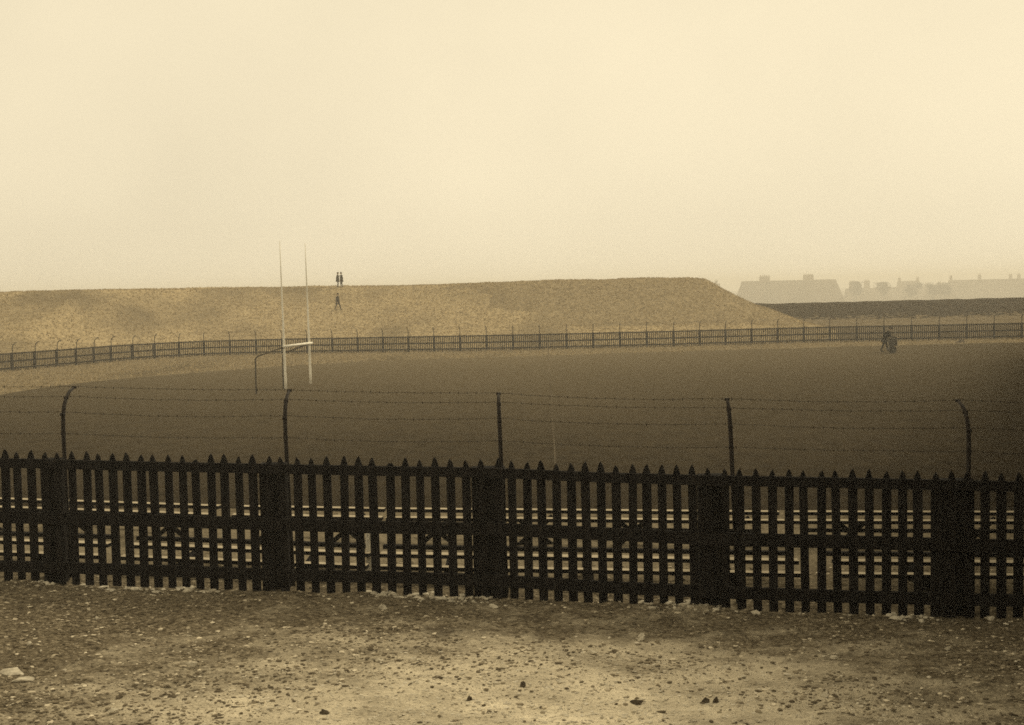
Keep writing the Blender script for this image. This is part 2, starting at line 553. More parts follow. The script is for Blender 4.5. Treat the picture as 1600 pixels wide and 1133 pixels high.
for i, p in enumerate(posts):
    mb = MB()
    w = [.3, .28, .26, .24, .30, .37, .30, .34, .3, .3][i]
    dx = [0, 0, 0, -.02, -.03, -.02, -.03, 0, 0, 0][i]
    mb.box(p + Vector((dx, .115, .70)), (w, .16, 1.46))
    part(mb, "post", M_TAR, fence, bevel=.012)
    # curved iron stanchion, leaning out over the field at its top
    sx = p.x + SX[i]
    q = Vector((sx, p.y + .225, p.z))
    lean = LEAN[i]
    prof = [(0, 0), (0, 1.0), (.0, 1.74), (.02, 1.89), (.07, 2.01), (.16, 2.10), (.28, 2.16), (.46, 2.20)]
    pts = [q + Vector((lean * z, o_ * HOOK[i], z)) for o_, z in prof]
    mb = MB(); mb.tube(pts, [.024] * 4 + [.023, .021, .019, .014], 7)
    for (o_, z) in ((.46, 2.20), (.16, 2.10), (.0, 1.92), (0, 1.70)):     # eyes for the wires
        mb.box(q + Vector((lean * z, o_ * HOOK[i], z)), (.05, .03, .03))
    part(mb, "iron_stanchion", M_IRON, fence, smooth=True)
for (o_, z) in ((.45, 2.21), (.16, 2.12), (.01, 1.95), (0, 1.70)):
    mb = MB(); pts = []
    for i in range(len(posts) - 1):
        sa = posts[i].x + SX[i]
        sb = posts[i + 1].x + SX[i + 1]
        la = LEAN
        sg = random.uniform(.012, .035)
        for k in range(24):
            f = k / 24
            x = (sa + la[i] * z) * (1 - f) + (sb + la[i + 1] * z) * f
            p = posts[i].lerp(posts[i + 1], f)
            pts.append(Vector((x, p.y + .225 + o_ * (HOOK[i] * (1 - f) + HOOK[i + 1] * f), p.z + z - sg * 4 * f * (1 - f) + random.uniform(-.004, .004))))
    mb.tube(pts, .0018, 4)
    d = 0
    for a, b in zip(pts[:-1], pts[1:]):
        c = (a + b) / 2
        for s_ in range(2):
            an = random.uniform(0, math.pi)
            v = Vector((random.uniform(-.3, .3), math.cos(an), math.sin(an))).normalized() * .015
            mb.tube([c - v, c + v], .0028, 3)
    part(mb, "barbed_wire", M_IRON, fence)

# ------------------------------------------------------------------ plank seating behind the fence
def plank_row(xa, xb, ya, yb, h, label, kind, nleg):
    """kind 'double': two planks on crossed trestles; kind 'low': three planks on short blocks"""
    a = Vector((xa, ya, 0)); b = Vector((xb, yb, 0))
    root = empty("plank_bench", ((xa + xb) / 2, (ya + yb) / 2, float(terrace_z((xa + xb) / 2))))
    tag(root, label, "bench", "plank benches behind the near fence")
    za, zb = float(terrace_z(xa)), float(terrace_z(xb))
    A = Vector((xa, ya, za)); B = Vector((xb, yb, zb))
    if kind == 'double':
        rows = ((0, h, .13), (-.36, h - .055, .13))
    else:
        rows = ((0.02, h, .15), (.36, h + .03, .09), (-.36, h - .07, .12))
    for (oy, oz, w) in rows:
        mb = MB(); o = Vector((0, oy, oz))
        mb.bar(A + o, B + o, w, .045)
        pl = part(mb, "plank", M_TAR, root)
        pl.data.materials.append(M_SUNTOP)
        for p in pl.data.polygons:                    # upper face painted pale as if sunlit, sides left dark
            if p.normal.z > .8 and w > .1:
                p.material_index = 1
    for k in range(nleg):
        f = (k + .5) / nleg
        p = A.lerp(B, f)
        mb = MB()
        if kind == 'double':
            for s in (-1, 1):
                mb.bar(p + Vector((-.24 * s, -.17, -.02)), p + Vector((.24 * s, -.17 + s * .03, h - .05)), .045, .06)
            part(mb, "trestle", M_TAR, root)
        else:
            mb.box(p + Vector((0, -.02, h / 2 - .06)), (.09, .84, h - .09))
            part(mb, "bearer", M_TAR, root)
    if kind == 'double':
        mb = MB(); mb.bar(A + Vector((.3, .22, .14)), B + Vector((-.3, .22, .14)), .04, .05)
        part(mb, "stretcher", M_TAR, root)
    return root


def rowA(x):
    return float(np.interp(x, [-13.5, -7.2, -4.2, 0, 5.4, 9], [20.0, 18.95, 18.1, 17.75, 17.75, 17.8]))


def rowB(x):
    return float(np.interp(x, [-13, -5, 0, 3.3, 9], [17.6, 16.25, 15.42, 15.35, 15.2]))


for xa, xb, lab in ((-13.5, -4.0, "long plank bench on crossed trestles behind the left end of the fence, farther row"),
                    (-3.75, -1.75, "short plank bench on crossed trestles left of the white stake, farther row"),
                    (-1.7, 3.5, "long plank bench on crossed trestles behind the middle fence bays, farther row"),
                    (3.6, 8.6, "long plank bench on crossed trestles behind the right end of the fence, farther row")):
    plank_row(xa, xb, rowA(xa), rowA(xb), .42, lab, 'double', max(2, int((xb - xa) / 1.3)))
for xa, xb, lab in ((-13.0, -4.95, "low plank bench close behind the leftmost fence bay"),
                    (-4.7, -1.72, "low plank bench close behind the second fence bay, ending at white stake"),
                    (-1.6, 3.25, "low plank bench close behind the middle fence bays"),
                    (3.65, 7.6, "low plank bench close behind the right fence bay")):
    plank_row(xa, xb, rowB(xa), rowB(xb), .25, lab, 'low', max(2, int((xb - xa) / 1.6)))

for px, base, h, w, lab in ((336, 872, .46, .05, "thin whitewashed stake behind the second fence bay, left of its pair"),
                            (354, 884, .56, .075, "thick whitewashed stake behind the second fence bay"),
                            (579, 896, .55, .085, "whitewashed stake behind the third fence bay, right of the rugby posts")):
    p = on(px, base, 2.27)
    p.z = gz(p.x, p.y)
    st = MB().prism([(-w / 2, -.06), (w / 2, -.06), (w / 2, h - .03), (0, h), (-w / 2, h - .03)], -w / 2, w / 2)
    st.v = [(x + p.x, y + p.y, z + p.z) for x, y, z in st.v]
    o = st.build("wooden_stake", M_WHITE, bevel=.006)
    tag(o, lab, "stake", "white stakes behind the near fence")

# ------------------------------------------------------------------ stones and gravel
def ico_pts(sub=1):
    import bmesh
    bm = bmesh.new(); bmesh.ops.create_icosphere(bm, subdivisions=sub, radius=1)
    V = np.array([v.co[:] for v in bm.verts]); Fv = np.array([[v.index for v in f.verts] for f in bm.faces])
    bm.free()
    return V, Fv


V1, F1 = ico_pts(1)
V2, F2 = ico_pts(2)


def rock_verts(V, sx, sy, sz, rough=.35):
    d = rng.normal(size=3); d2 = rng.normal(size=3); d3 = rng.normal(size=3)
    k = 1 + rough * (.5 * np.sin(V @ d * 2.1 + rng.random() * 6) + .35 * np.sin(V @ d2 * 3.7 + rng.random() * 6)
                     + .2 * np.sin(V @ d3 * 6 + rng.random() * 6))
    W = V * k[:, None]
    c = rng.normal(size=3); c /= np.linalg.norm(c)
    cut = .62
    for s in range(3):
        c = rng.normal(size=3); c /= np.linalg.norm(c)
        h = W @ c
        W = W - np.clip(h - cut, 0, None)[:, None] * c
    W = W * np.array([sx, sy, sz])
    a = rng.random() * 6.28
    ca, sa = math.cos(a), math.sin(a)
    return W @ np.array([[ca, -sa, 0], [sa, ca, 0], [0, 0, 1]])


def scatter(name, n, xr, yr, size, m, kind, dens=None, flat=.45, zoff=.1, V=V1, Fv=F1):
    vs, fs = [], []; cnt = 0; k = 0
    while k < n:
        x = rng.uniform(*xr); y = rng.uniform(*yr) if not callable(yr) else yr(x)
        if dens is not None and rng.random() > dens(x, y): continue
        s = size[0] * (size[1] / size[0]) ** (rng.random() ** 2.2)
        W = rock_verts(V, s * rng.uniform(.8, 1.5), s * rng.uniform(.7, 1.1), s * flat * rng.uniform(.6, 1.3))
        W = W + np.array([x, y, gz(x, y) + s * zoff])
        vs.append(W); fs.append(Fv + cnt); cnt += len(V); k += 1
    o = np_mesh(name, np.concatenate(vs), np.concatenate(fs), m, smooth=False)
    return tag(o, kind=kind)


def near_fence_y(x):
    return float(np.interp(x, [p.x for p in posts], [p.y for p in posts]))


def in_front(x, y):
    return 1.0 if y < near_fence_y(x) - .1 else .35


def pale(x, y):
    return float(np.clip(.45 + .9 * fbm(x * .7, y * .9 + 40, 4), .12, 1)) * in_front(x, y) * (.08 + .92 * min(1, math.hypot((x - .25) / 2.9, (y - 9.9) / 2.3) ** 2))  # mixed pebbles thin out inside the painted bright patch


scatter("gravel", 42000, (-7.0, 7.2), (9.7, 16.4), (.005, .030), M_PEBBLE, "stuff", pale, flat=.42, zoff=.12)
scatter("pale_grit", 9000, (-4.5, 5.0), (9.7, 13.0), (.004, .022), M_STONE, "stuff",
        lambda x, y: max(.03, 1 - math.hypot((x - .25) / 3.6, (y - 10.2) / 2.6)), flat=.45, zoff=.1)  # pale stones gather in the painted bright patch
scatter("fence_foot_rubble", 800, (-7.4, 7.4), lambda x: near_fence_y(x) - abs(rng.normal(0, .15)) + .05, (.008, .062),
        M_STONE, "stuff", lambda x, y: float(np.clip(.25 + 2.6 * fbm(x * 1.7, 3.3, 3), .02, 1)), flat=.5, zoff=.1)

ROCKS = [  # px, py, width px, height px, dark?, label
    (20, 1053, 46, 13, 0, "broad pale flat slab lying at the left edge of the gravel"),
    (36, 1064, 34, 9, 0, "thin pale slab just below the broad slab at the left edge"),
    (598, 952, 15, 10, 0, "rounded pale stone in front of the third fence bay's foot"),
    (1002, 1000, 13, 12, 0, "bright white upright stone standing alone on the gravel right of centre"),
    (1134, 1044, 21, 8, 0, "long white wedge-shaped stone right of centre on the gravel"),
    (816, 1073, 11, 11, 1, "small dark pyramid-shaped clod at the bottom middle of the pale gravel"),
    (733, 1094, 11, 9, 1, "small dark clod left of the pyramid-shaped one"),
    (995, 1099, 25, 8, 1, "flat dark stone with pale rim on the bright gravel at bottom right of centre"),
    (1102, 1098, 13, 10, 1, "left one of two dark clods touching each other on the bright gravel"),
    (1119, 1097, 12, 10, 1, "right one of two dark clods touching each other on the bright gravel"),
    (506, 1115, 20, 9, 1, "dark clod near the bottom edge, left of centre"),
    (592, 1033, 17, 8, 0, "pale stone, left one of two side by side near the centre left gravel"),
    (644, 1033, 15, 7, 0, "pale stone, right one of two side by side near the centre left gravel"),
    (298, 1041, 22, 8, 0, "pale flat stone on the darker gravel, left of centre"),
    (177, 1112, 18, 7, 0, "low pale stone near the bottom edge at left"),
    (1302, 1030, 17, 8, 0, "pale stone on the dark gravel before the right fence bay"),
    (1290, 1087, 18, 8, 0, "low pale stone at the bottom right on the gravel"),
    (925, 1021, 18, 7, 0, "flat pale stone to the left below the bright white upright one"),
    (966, 1028, 10, 9, 0, "small grey stone just right of the flat pale one near the centre"),
    (772, 950, 15, 9, 0, "pale stone at the foot of the broad middle fence post, left of two"),
    (790, 950, 12, 8, 0, "pale stone at the foot of the broad middle fence post, right of two"),
    (1480, 1015, 13, 6, 0, "small pale stone alone on the darkest ground at far right"),
    (46, 1008, 9, 7, 0, "small round pale stone above the slabs at left"),
    (152, 968, 10, 6, 0, "small pale stone on dark gravel before the second post from the left"),
]
for px, py, w, h, dk, lab in ROCKS:
    p = on(px, py, 2.22)
    for _ in range(3):
        p = on(px, py, gz(p.x, p.y))
    sc = p.y / F
    W = rock_verts(V2, 1, 1, 1, .5)
    W = W / np.abs(W).max(0)
    W = W * np.array([w * sc / 2, max(w * .38, h * .6) * sc, h * sc * .75])
    W[:, 2] = np.maximum(W[:, 2], -h * sc * .22) + h * sc * .18
    o = np_mesh("clod" if dk else "stone", W, F2, M_DSTONE if dk else M_STONE, smooth=False)
    o.location = p
    tag(o, lab, "clod" if dk else "stone", "clods on the gravel" if dk else "stones on the gravel")

# ------------------------------------------------------------------ grass that stands up
def tufts(name, P, hmin, hmax, wid, m):
    """P: n x 3 roots; each root carries three leaning blades"""
    n = len(P)
    V = np.zeros((n, 3, 3, 3))
    for k in range(3):
        a = rng.random(n) * 6.283
        h = rng.uniform(hmin, hmax, n); w = wid * rng.uniform(.6, 1.4, n)
        base = P + np.stack([rng.normal(0, wid, n), rng.normal(0, wid, n), np.zeros(n)], -1)
        dx = np.stack([np.cos(a) * w, np.sin(a) * w, np.zeros(n)], -1)
        tip = base + np.stack([rng.normal(0, .4, n) * h, rng.normal(0, .4, n) * h, h], -1)
        V[:, k, 0] = base - dx - [0, 0, .02]; V[:, k, 1] = base + dx - [0, 0, .02]; V[:, k, 2] = tip
    o = np_mesh(name, V.reshape(-1, 3), np.arange(n * 9).reshape(-1, 3), m, smooth=False)
    return tag(o, kind="stuff")


M_DRYGRASS = mat("dry_grass", [(.32, .258, .158), (.40, .322, .197), (.48, .388, .24)], scale=1.6, detail=6, lo=.33, hi=.67)
M_WEED = mat("dusty_grass", [(.09, .073, .048), (.17, .14, .092), (.26, .215, .145)], scale=2.2, detail=6, lo=.33, hi=.67)


def on_grid(Xg, Yg, Zg, n, jmax, wrow=None):
    i = rng.integers(0, Xg.shape[1] - 1, n); j = rng.integers(0, jmax, n)
    a = rng.random(n)[:, None]; b = rng.random(n)[:, None]
    G = np.stack([Xg, Yg, Zg], -1)
    return ((G[j, i] * (1 - a) + G[j, i + 1] * a) * (1 - b) + (G[j + 1, i] * (1 - a) + G[j + 1, i + 1] * a) * b)


tufts("bank_grass", np.concatenate([on_grid(BX, by0 + BT, BZ, 60000, 128)]), .04, .15, .05, M_DRYGRASS)
vx = rng.uniform(-48, 58, 60000); vy = rng.uniform(60, 140, 60000)
ex = np.array([e[0] for e in edge]); ey = np.array([e[1] for e in edge])
k_ = (vy > np.interp(vx, ex, ey) + rng.normal(0, 1.5, 60000)) & (vy < far_y(vx) + 3)
tufts("verge_grass", np.stack([vx, vy, 0 * vx], -1)[k_], .05, .18, .04, M_DRYGRASS)
# ------------------------------------------------------------------ goal with tall posts
g1 = on(446.5, 608.5)
g2 = Vector((at(485.5, 600, 83.5).x, 83.5, 0))
goal = empty("goalposts", g1)
tag(goal, "white goal with two very tall posts, crossbar and dark net frame on the turf", "goal")
for p in (g1, g2):
    lean = Vector((-.075, .0, 0))
    mb = MB()
    mb.tube([p + lean * (z / 8.8) + Vector((0, 0, z)) for z in (-.2, .6, 2.7, 5, 7, 8.75)], [.080, .076, .066, .050, .034, .020], 10)
    part(mb, "post", M_WHITE, goal, smooth=True)
u = (g2 - g1).normalized()
mb = MB(); mb.tube([g1 - u * .15 + Vector((.02, -.13, 2.55)), g2 + u * .45 + Vector((.02, -.13, 2.55))], .072, 10)
part(mb, "crossbar", M_WHITE, goal, smooth=True)
b1 = Vector((at(400.5, 616, 76).x, 76, 0)); b2 = Vector((at(443.0, 607, 79.8).x, 79.8, 0))
for p, b in ((g1, b1), (g2, b2)):
    mb = MB()
    top = b + Vector((.02, 0, 2.12))
    mb.tube([b + Vector((0, 0, -.2)), b + Vector((0, 0, 1)), top + Vector((0, 0, -.12)), top + Vector((.10, .10, .02)),
             p + Vector((-.06, -.02, 2.50))], .045, 7)
    part(mb, "net_frame", M_NETIRON, goal, smooth=True)

pole_p = on(872, 782)
mb = MB().tube([pole_p + Vector((-.045 * z, 0, z)) for z in (-.2, 1.4, 3.0, 4.2)], [.024, .022, .018, .012], 7)
o = mb.build("thin_pole", mat("weathered_pole", [(.24, .20, .145), (.36, .305, .225)], scale=3), smooth=True)
tag(o, "thin upright weathered pole standing on the dark turf behind the middle of the fence", "pole")

# ------------------------------------------------------------------ far picket fence
def resample(pts, step):
    out = [pts[0]]; acc = 0
    for a, b in zip(pts[:-1], pts[1:]):
        L = (b - a).length
        d = step - acc
        while d <= L:
            out.append(a.lerp(b, d / L)); d += step
        acc = (acc + L) % step
    return out


fpts = resample(far_pts, 2.46)
ff = empty("picket_fence", fpts[len(fpts) // 2])
tag(ff, "long dark picket fence with wired iron stanchions running along the far side below the bank", "fence")
for i, p in enumerate(fpts):
    nx = fpts[min(i + 1, len(fpts) - 1)] - fpts[max(i - 1, 0)]
    ang = math.atan2(nx.y, nx.x)
    inward = Vector((math.sin(ang), -math.cos(ang), 0))
    mb = MB(); mb.box(p + Vector((0, 0, .70)), (.20, .14, 1.5), Matrix.Rotation(ang, 3, 'Z'))
    part(mb, "post", M_FARFENCE, ff)
    prof = [(0, .4), (0, 1.78), (.03, 1.95), (.14, 2.12), (.32, 2.21), (.46, 2.26)]
    mb = MB(); mb.tube([p + inward * (o_ + .08) + Vector((0, 0, z)) for o_, z in prof], [.034] * 4 + [.032, .028], 5)
    part(mb, "iron_stanchion", M_FARFENCE, ff)
    if i + 1 < len(fpts):
        b = fpts[i + 1]; t = b - p
        mb = MB()
        for z0, hh in ((1.38, .11), (.77, .13), (.22, .12)):
            mb.bar(p + Vector((0, 0, z0)), b + Vector((0, 0, z0)), .05, hh)
        for k in range(14):
            c = p.lerp(b, (k + .5) / 14) + inward * .04
            h = 1.5 + random.uniform(-.02, .02)
            e = t.normalized() * .045
            vs = [c - e, c + e, c + e + Vector((0, 0, h - .14)), c + Vector((0, 0, h)), c - e + Vector((0, 0, h - .14))]
            vs = vs + [v + inward * .02 for v in vs]
            mb.add(vs, [(0, 1, 2, 3, 4), (9, 8, 7, 6, 5), (0, 5, 6, 1), (1, 6, 7, 2), (2, 7, 8, 3), (3, 8, 9, 4), (4, 9, 5, 0)])
        part(mb, "picket_panel", M_FARFENCE, ff)
for o_, z in ((.46, 2.26), (.14, 2.12), (0, 1.8)):
    mb = MB()
    pts = []
    for i, p in enumerate(fpts):
        nx = fpts[min(i + 1, len(fpts) - 1)] - fpts[max(i - 1, 0)]
        ang = math.atan2(nx.y, nx.x)
        pts.append(p + Vector((math.sin(ang), -math.cos(ang), 0)) * (o_ + .08) + Vector((0, 0, z)))
    mb.tube(pts, .006, 3)
    part(mb, "barbed_wire", M_IRON, ff)


# ------------------------------------------------------------------ people
def skin_mesh(name, joints, m, parent):
    """joints: {name: (point, radius, parent joint)}; one continuous skinned surface rooted at the first joint"""
    names = list(joints)
    idx = {k: i for i, k in enumerate(names)}
    vs = [joints[k][0] for k in names]
    es = [(idx[joints[k][2]], idx[k]) for k in names if joints[k][2]]
    me = bpy.data.meshes.new(name)
    me.from_pydata([tuple(v) for v in vs], es, [])
    o = bpy.data.objects.new(name, me); col.objects.link(o)
    me.materials.append(m)
    sk = o.modifiers.new("skin", 'SKIN'); sk.use_smooth_shade = True
    sv = me.skin_vertices[0].data if me.skin_vertices else None
    if sv is None:
        bpy.context.view_layer.objects.active = o
        sv = me.skin_vertices[0].data
    for i, k in enumerate(names):
        sv[i].radius = (joints[k][1], joints[k][1])
        sv[i].use_root = (i == 0)
    s = o.modifiers.new("subdivision", 'SUBSURF'); s.levels = 1; s.render_levels = 1
    o.parent = parent
    return o


def person(loc, rz, label, group=None, bend=0.0, stride=0.15, arms='down', hat=True, coat=M_CLOTH, scale=1.0):
    root = empty("person", loc, rz)
    root.scale = (scale * 1.22, scale * 1.22, scale)     # heavy coats
    tag(root, label, "person", group)
    # local frame: facing +X, left = +Y, up = Z
    hip = Vector((0, 0, .93))
    def up(h, fwd=0.0, side=0.0):           # a point on the bent trunk, h above the hips
        return hip + Vector((math.sin(bend) * h + fwd * math.cos(bend), side, math.cos(bend) * h - fwd * math.sin(bend)))
    J = {'pelvis': (hip, .135, None), 'waist': (up(.17), .125, 'pelvis'), 'chest': (up(.38), .150, 'waist'),
         'collar': (up(.53), .085, 'chest'), 'neck': (up(.60, .01), .055, 'collar')}
    for s, sn in ((1, 'l'), (-1, 'r')):
        st = stride * s
        J['hip' + sn] = (hip + Vector((0, .09 * s, -.05)), .095, 'pelvis')
        J['knee' + sn] = (Vector((st * .55 + .03, .10 * s, .50)), .062, 'hip' + sn)
        J['ankle' + sn] = (Vector((st - .02, .10 * s, .09)), .042, 'knee' + sn)
        J['toe' + sn] = (Vector((st + .17, .115 * s, .035)), .036, 'ankle' + sn)
        J['shoulder' + sn] = (up(.50, 0, .19 * s), .065, 'collar')
        if arms == 'push':
            el = up(.27, .20, .23 * s); ha = Vector((.62 + math.sin(bend) * .15, .16 * s, 1.0))
        elif arms == 'up' and s > 0:
            el = up(.42, .22, .24 * s); ha = up(.60, .34, .12 * s)
        else:
            el = up(.22, -.03, .25 * s); ha = up(-.03, .07, .25 * s)
        J['elbow' + sn] = (el, .046, 'shoulder' + sn)
        J['wrist' + sn] = (ha, .030, 'elbow' + sn)
    skin_mesh("trunk_and_limbs", J, coat, root)
    # head with brow, nose, chin
    hd = up(.74, .03)
    V = V2 * np.array([.098, .076, .118])
    fr = np.clip(V[:, 0] / .098, 0, 1)
    nose = np.exp(-((V2[:, 1] / .16) ** 2 + ((V2[:, 2] + .10) / .20) ** 2)) * fr * .028
    chin = np.exp(-((V2[:, 1] / .35) ** 2 + ((V2[:, 2] + .75) / .25) ** 2)) * .02
    eyes = (np.exp(-(((V2[:, 1] - .38) / .18) ** 2 + ((V2[:, 2] - .1) / .14) ** 2))
            + np.exp(-(((V2[:, 1] + .38) / .18) ** 2 + ((V2[:, 2] - .1) / .14) ** 2))) * fr * -.012
    ear = np.exp(-((V2[:, 0] / .2) ** 2 + (V2[:, 2] / .25) ** 2)) * np.sign(V2[:, 1]) * (np.abs(V2[:, 1]) > .85) * .016
    V = V + np.stack([nose + chin + eyes, ear, 0 * nose], -1)
    np_mesh("head", V + np.array(hd[:]), F2, M_SKIN, True, root)
    if hat:
        mb = MB()
        c = hd + Vector((.0, 0, .06))
        mb.tube([c, c + Vector((0, 0, .012))], [.125, .12], 12)
        mb.tube([c + Vector((0, 0, .012)), c + Vector((0, 0, .07)), c + Vector((-.01, 0, .10))], [.098, .10, .07], 12)
        mb.build("hat", M_CLOTH, root, smooth=True)
    # coat skirt over the hips, trousers below are part of the same cloth
    mb = MB()
    mb.tube([up(.30), up(.12), hip + Vector((0, 0, -.10)), hip + Vector((-.01, 0, -.24))], [.165, .15, .175, .19], 12)
    mb.build("coat_skirt", coat, root, smooth=True)
    for s, sn in ((1, 'l'), (-1, 'r')):
        w = J['wrist' + sn][0]; e = J['elbow' + sn][0]
        d = (w - e).normalized()
        sd = Vector((0, 1, 0)) if abs(d.y) < .9 else Vector((1, 0, 0))
        sd = (sd - d * sd.dot(d)).normalized()
        dn = d.cross(sd)
        H = {'wrist': (w, .026, None), 'palm': (w + d * .06, .034, 'wrist')}
        for q, (o_, ln) in enumerate(((-.030, .062), (-.010, .074), (.011, .070), (.030, .055))):
            H['k%d' % q] = (w + d * .095 + sd * o_, .010, 'palm')
            H['m%d' % q] = (w + d * (.095 + ln * .55) + sd * o_ * 1.1 + dn * .012, .009, 'k%d' % q)
            H['t%d' % q] = (w + d * (.095 + ln * .85) + sd * o_ * 1.1 + dn * .034, .008, 'm%d' % q)
        H['th1'] = (w + d * .045 + sd * .042 * s, .011, 'palm')
        H['th2'] = (w + d * .085 + sd * .060 * s + dn * .012, .009, 'th1')
        skin_mesh("hand", H, M_SKIN, root)
    return root


def bank_top(px, py_foot, Yguess):
    """first place where that line of sight meets the built embankment"""
    dg = bpy.context.evaluated_depsgraph_get()
    d = ray(px, py_foot).normalized()
    hit, loc, *_ = scene.ray_cast(dg, Vector((0, 100, EYE)) + d * 0 + Vector((d.x / d.y * 100, 0, d.z / d.y * 100)), d)
    return loc if hit else at(px, py_foot, Yguess)


bpy.context.view_layer.update()
pk = bank_top(530, 449.5, 158)
person(pk + Vector((-.22, .5, .0)), R(20), "left one of two dark-coated people standing close together on the bank's crest",
       "people on the embankment", stride=.05, arms='down')
person(pk + Vector((.22, .6, .0)), R(175), "right one of two dark-coated people standing close together on the bank's crest",
       "people on the embankment", stride=.06, arms='up')
ps = bank_top(528, 484.5, 140)
person(ps, R(-20), "dark-clothed person walking alone down the grassy bank below the two on the crest",
       "people on the embankment", stride=.24)
pm = on(1384, 550)
person(pm + Vector((-.1, 0, 0)), R(-8), "groundsman in dark clothes leaning forward to push a roller on the far pitch", None,
       bend=R(26), stride=.20, arms='push', coat=mat('black_coat', [(.008, .0065, .005), (.014, .0115, .009)], scale=5), scale=1.12)
# the roller he pushes
rp = on(1394, 552)
roller = empty("garden_roller", rp, R(-8))
tag(roller, "squat dark pitch roller pushed by the groundsman on the far right of the pitch", "roller")


def lpart(mb, name, m, root, **k):
    return mb.build(name, m, root, **k)


mb = MB(); n = 20; r = .29
mb.tube([(0, -.36, r), (0, -.02, r)], r, n)
lpart(mb, "drum", M_IRONDRUM, roller)
mb = MB(); mb.tube([(0, .02, r), (0, .36, r)], r, n)
lpart(mb, "drum", M_IRONDRUM, roller)
mb = MB()
for s in (-.40, .40):
    mb.bar((0, s, r), (0, s, .86), .04, .06)
    mb.bar((-.02, s, .86), (.3, s, .62), .04, .05)
mb.bar((0, -.42, .86), (0, .42, .86), .05, .05)
lpart(mb, "frame", M_IRONDRUM, roller)
mb = MB()
for s in (-.2, .2):
    mb.tube([(-.02, s, .80), (-.45, s * .9, .96), (-.60, s * .8, 1.0)], .02, 6)
mb.tube([(-.60, -.22, 1.0), (-.60, .22, 1.0)], .022, 6)
lpart(mb, "handle", M_IRONDRUM, roller)
mb = MB(); mb.box((.04, 0, .82), (.62, .70, .46))
wb = lpart(mb, "weight_box", M_IRONDRUM, roller, bevel=.02)
mb = MB(); mb.box((.0, 0, 1.075), (.56, .66, .04))
lid = lpart(mb, "lid", M_TROUS, wb)

# low dark heap on the grass by the far fence
hp = on(1501, 535.5)
gv = np.array([(math.cos(a) * rr, math.sin(a) * rr) for rr in np.linspace(0, 1, 9) for a in np.linspace(0, 6.283, 25)[:-1]]).reshape(9, 24, 2)
HX, HY = gv[..., 0] * .7, gv[..., 1] * .5
HZ = .27 * (1 - sstep(0, 1, np.hypot(gv[..., 0], gv[..., 1]))) * (1 + .5 * fbm(HX * 4 + 3, HY * 4, 2)) - .02
HX = np.concatenate([HX, HX[:, :1]], 1); HY = np.concatenate([HY, HY[:, :1]], 1); HZ = np.concatenate([HZ, HZ[:, :1]], 1)
heap = grid_mesh("earth_heap", HX, HY, HZ, M_DSTONE)
heap.location = hp
tag(heap, "low dark heap of earth on the grass close to the far fence at right", "heap")


# ------------------------------------------------------------------ houses in the haze
def house(px0, px1, py_ridge0, Y, wall_top_py, label, chim=(), hip=(0, 0), depth=9.0, base=-9.0, nwin=5, name="terraced_house",
          gables=(), rz=0.0):
    Y *= 2.1
    a = at(px0, py_ridge0, Y); b = at(px1, py_ridge0, Y)
    ridge = (a.z + b.z) / 2
    c = at((px0 + px1) / 2, wall_top_py, Y - depth / 2)
    eave = c.z
    L = b.x - a.x
    root = empty(name, ((a.x + b.x) / 2, Y, base), rz)
    tag(root, label, "house")
    eh = eave - base; rh = ridge - base
    MB().box((0, 0, eh / 2), (L, depth, eh)).build("wall", M_BRICK, root)
    o = .35
    x0, x1 = -L / 2 - o, L / 2 + o
    y0, y1 = -depth / 2 - o, depth / 2 + o
    e = eh - .05
    vs = [(x0, y0, e), (x1, y0, e), (x1, y1, e), (x0, y1, e), (x0 + 2 * hip[0], 0, rh), (x1 - 2 * hip[1], 0, rh)]
    fs = [(0, 1, 5, 4), (2, 3, 4, 5), (0, 4, 3), (1, 2, 5), (0, 3, 2, 1)]
    mb = MB(); mb.add(vs, fs)
    for g in gables:
        gx = -L / 2 + L * g
        gw, gh = 6.5, (rh - e) * .62
        mb.add([(gx - gw, y0 - .15, e), (gx + gw, y0 - .15, e), (gx, y0 - .15, e + gh), (gx - gw, 0, e), (gx + gw, 0, e), (gx, 0, e + gh)],
               [(0, 1, 2), (0, 2, 5, 3), (1, 4, 5, 2)])
    rf = mb.build("roof", M_ROOF, root)
    for f, w, h in chim:
        w *= 2.0; h *= 2.0
        cx = -L / 2 + L * f
        mb = MB()
        mb.box((cx, 0, rh + h / 2 - .5), (w, 1.8, h + 1))
        k = max(2, int(w / 1.1))
        for j in range(k):
            px_ = cx - w / 2 + w * (j + .5) / k
            mb.tube([(px_, 0, rh + h), (px_, 0, rh + h + .9)], [.32, .26], 7)
        mb.build("chimney", M_BRICK, rf)
    for j in range(nwin):
        wx = -L / 2 + L * (j + .5) / nwin
        for wz in (1.5, 4.0):
            if wz + .8 < eh:
                fr = MB().box((wx, -depth / 2 - .02, wz), (1.15, .10, 1.5)).build("window", M_WHITE, root)
                MB().box((wx, -depth / 2 - .075, wz), (.95, .03, 1.3)).build("pane", M_GLASS, fr)
    dx = -L / 2 + L * .5 / nwin + 1.4
    MB().box((dx, -depth / 2 - .03, 1.05), (1.0, .08, 2.1)).build("door", M_TAR, root)
    return root


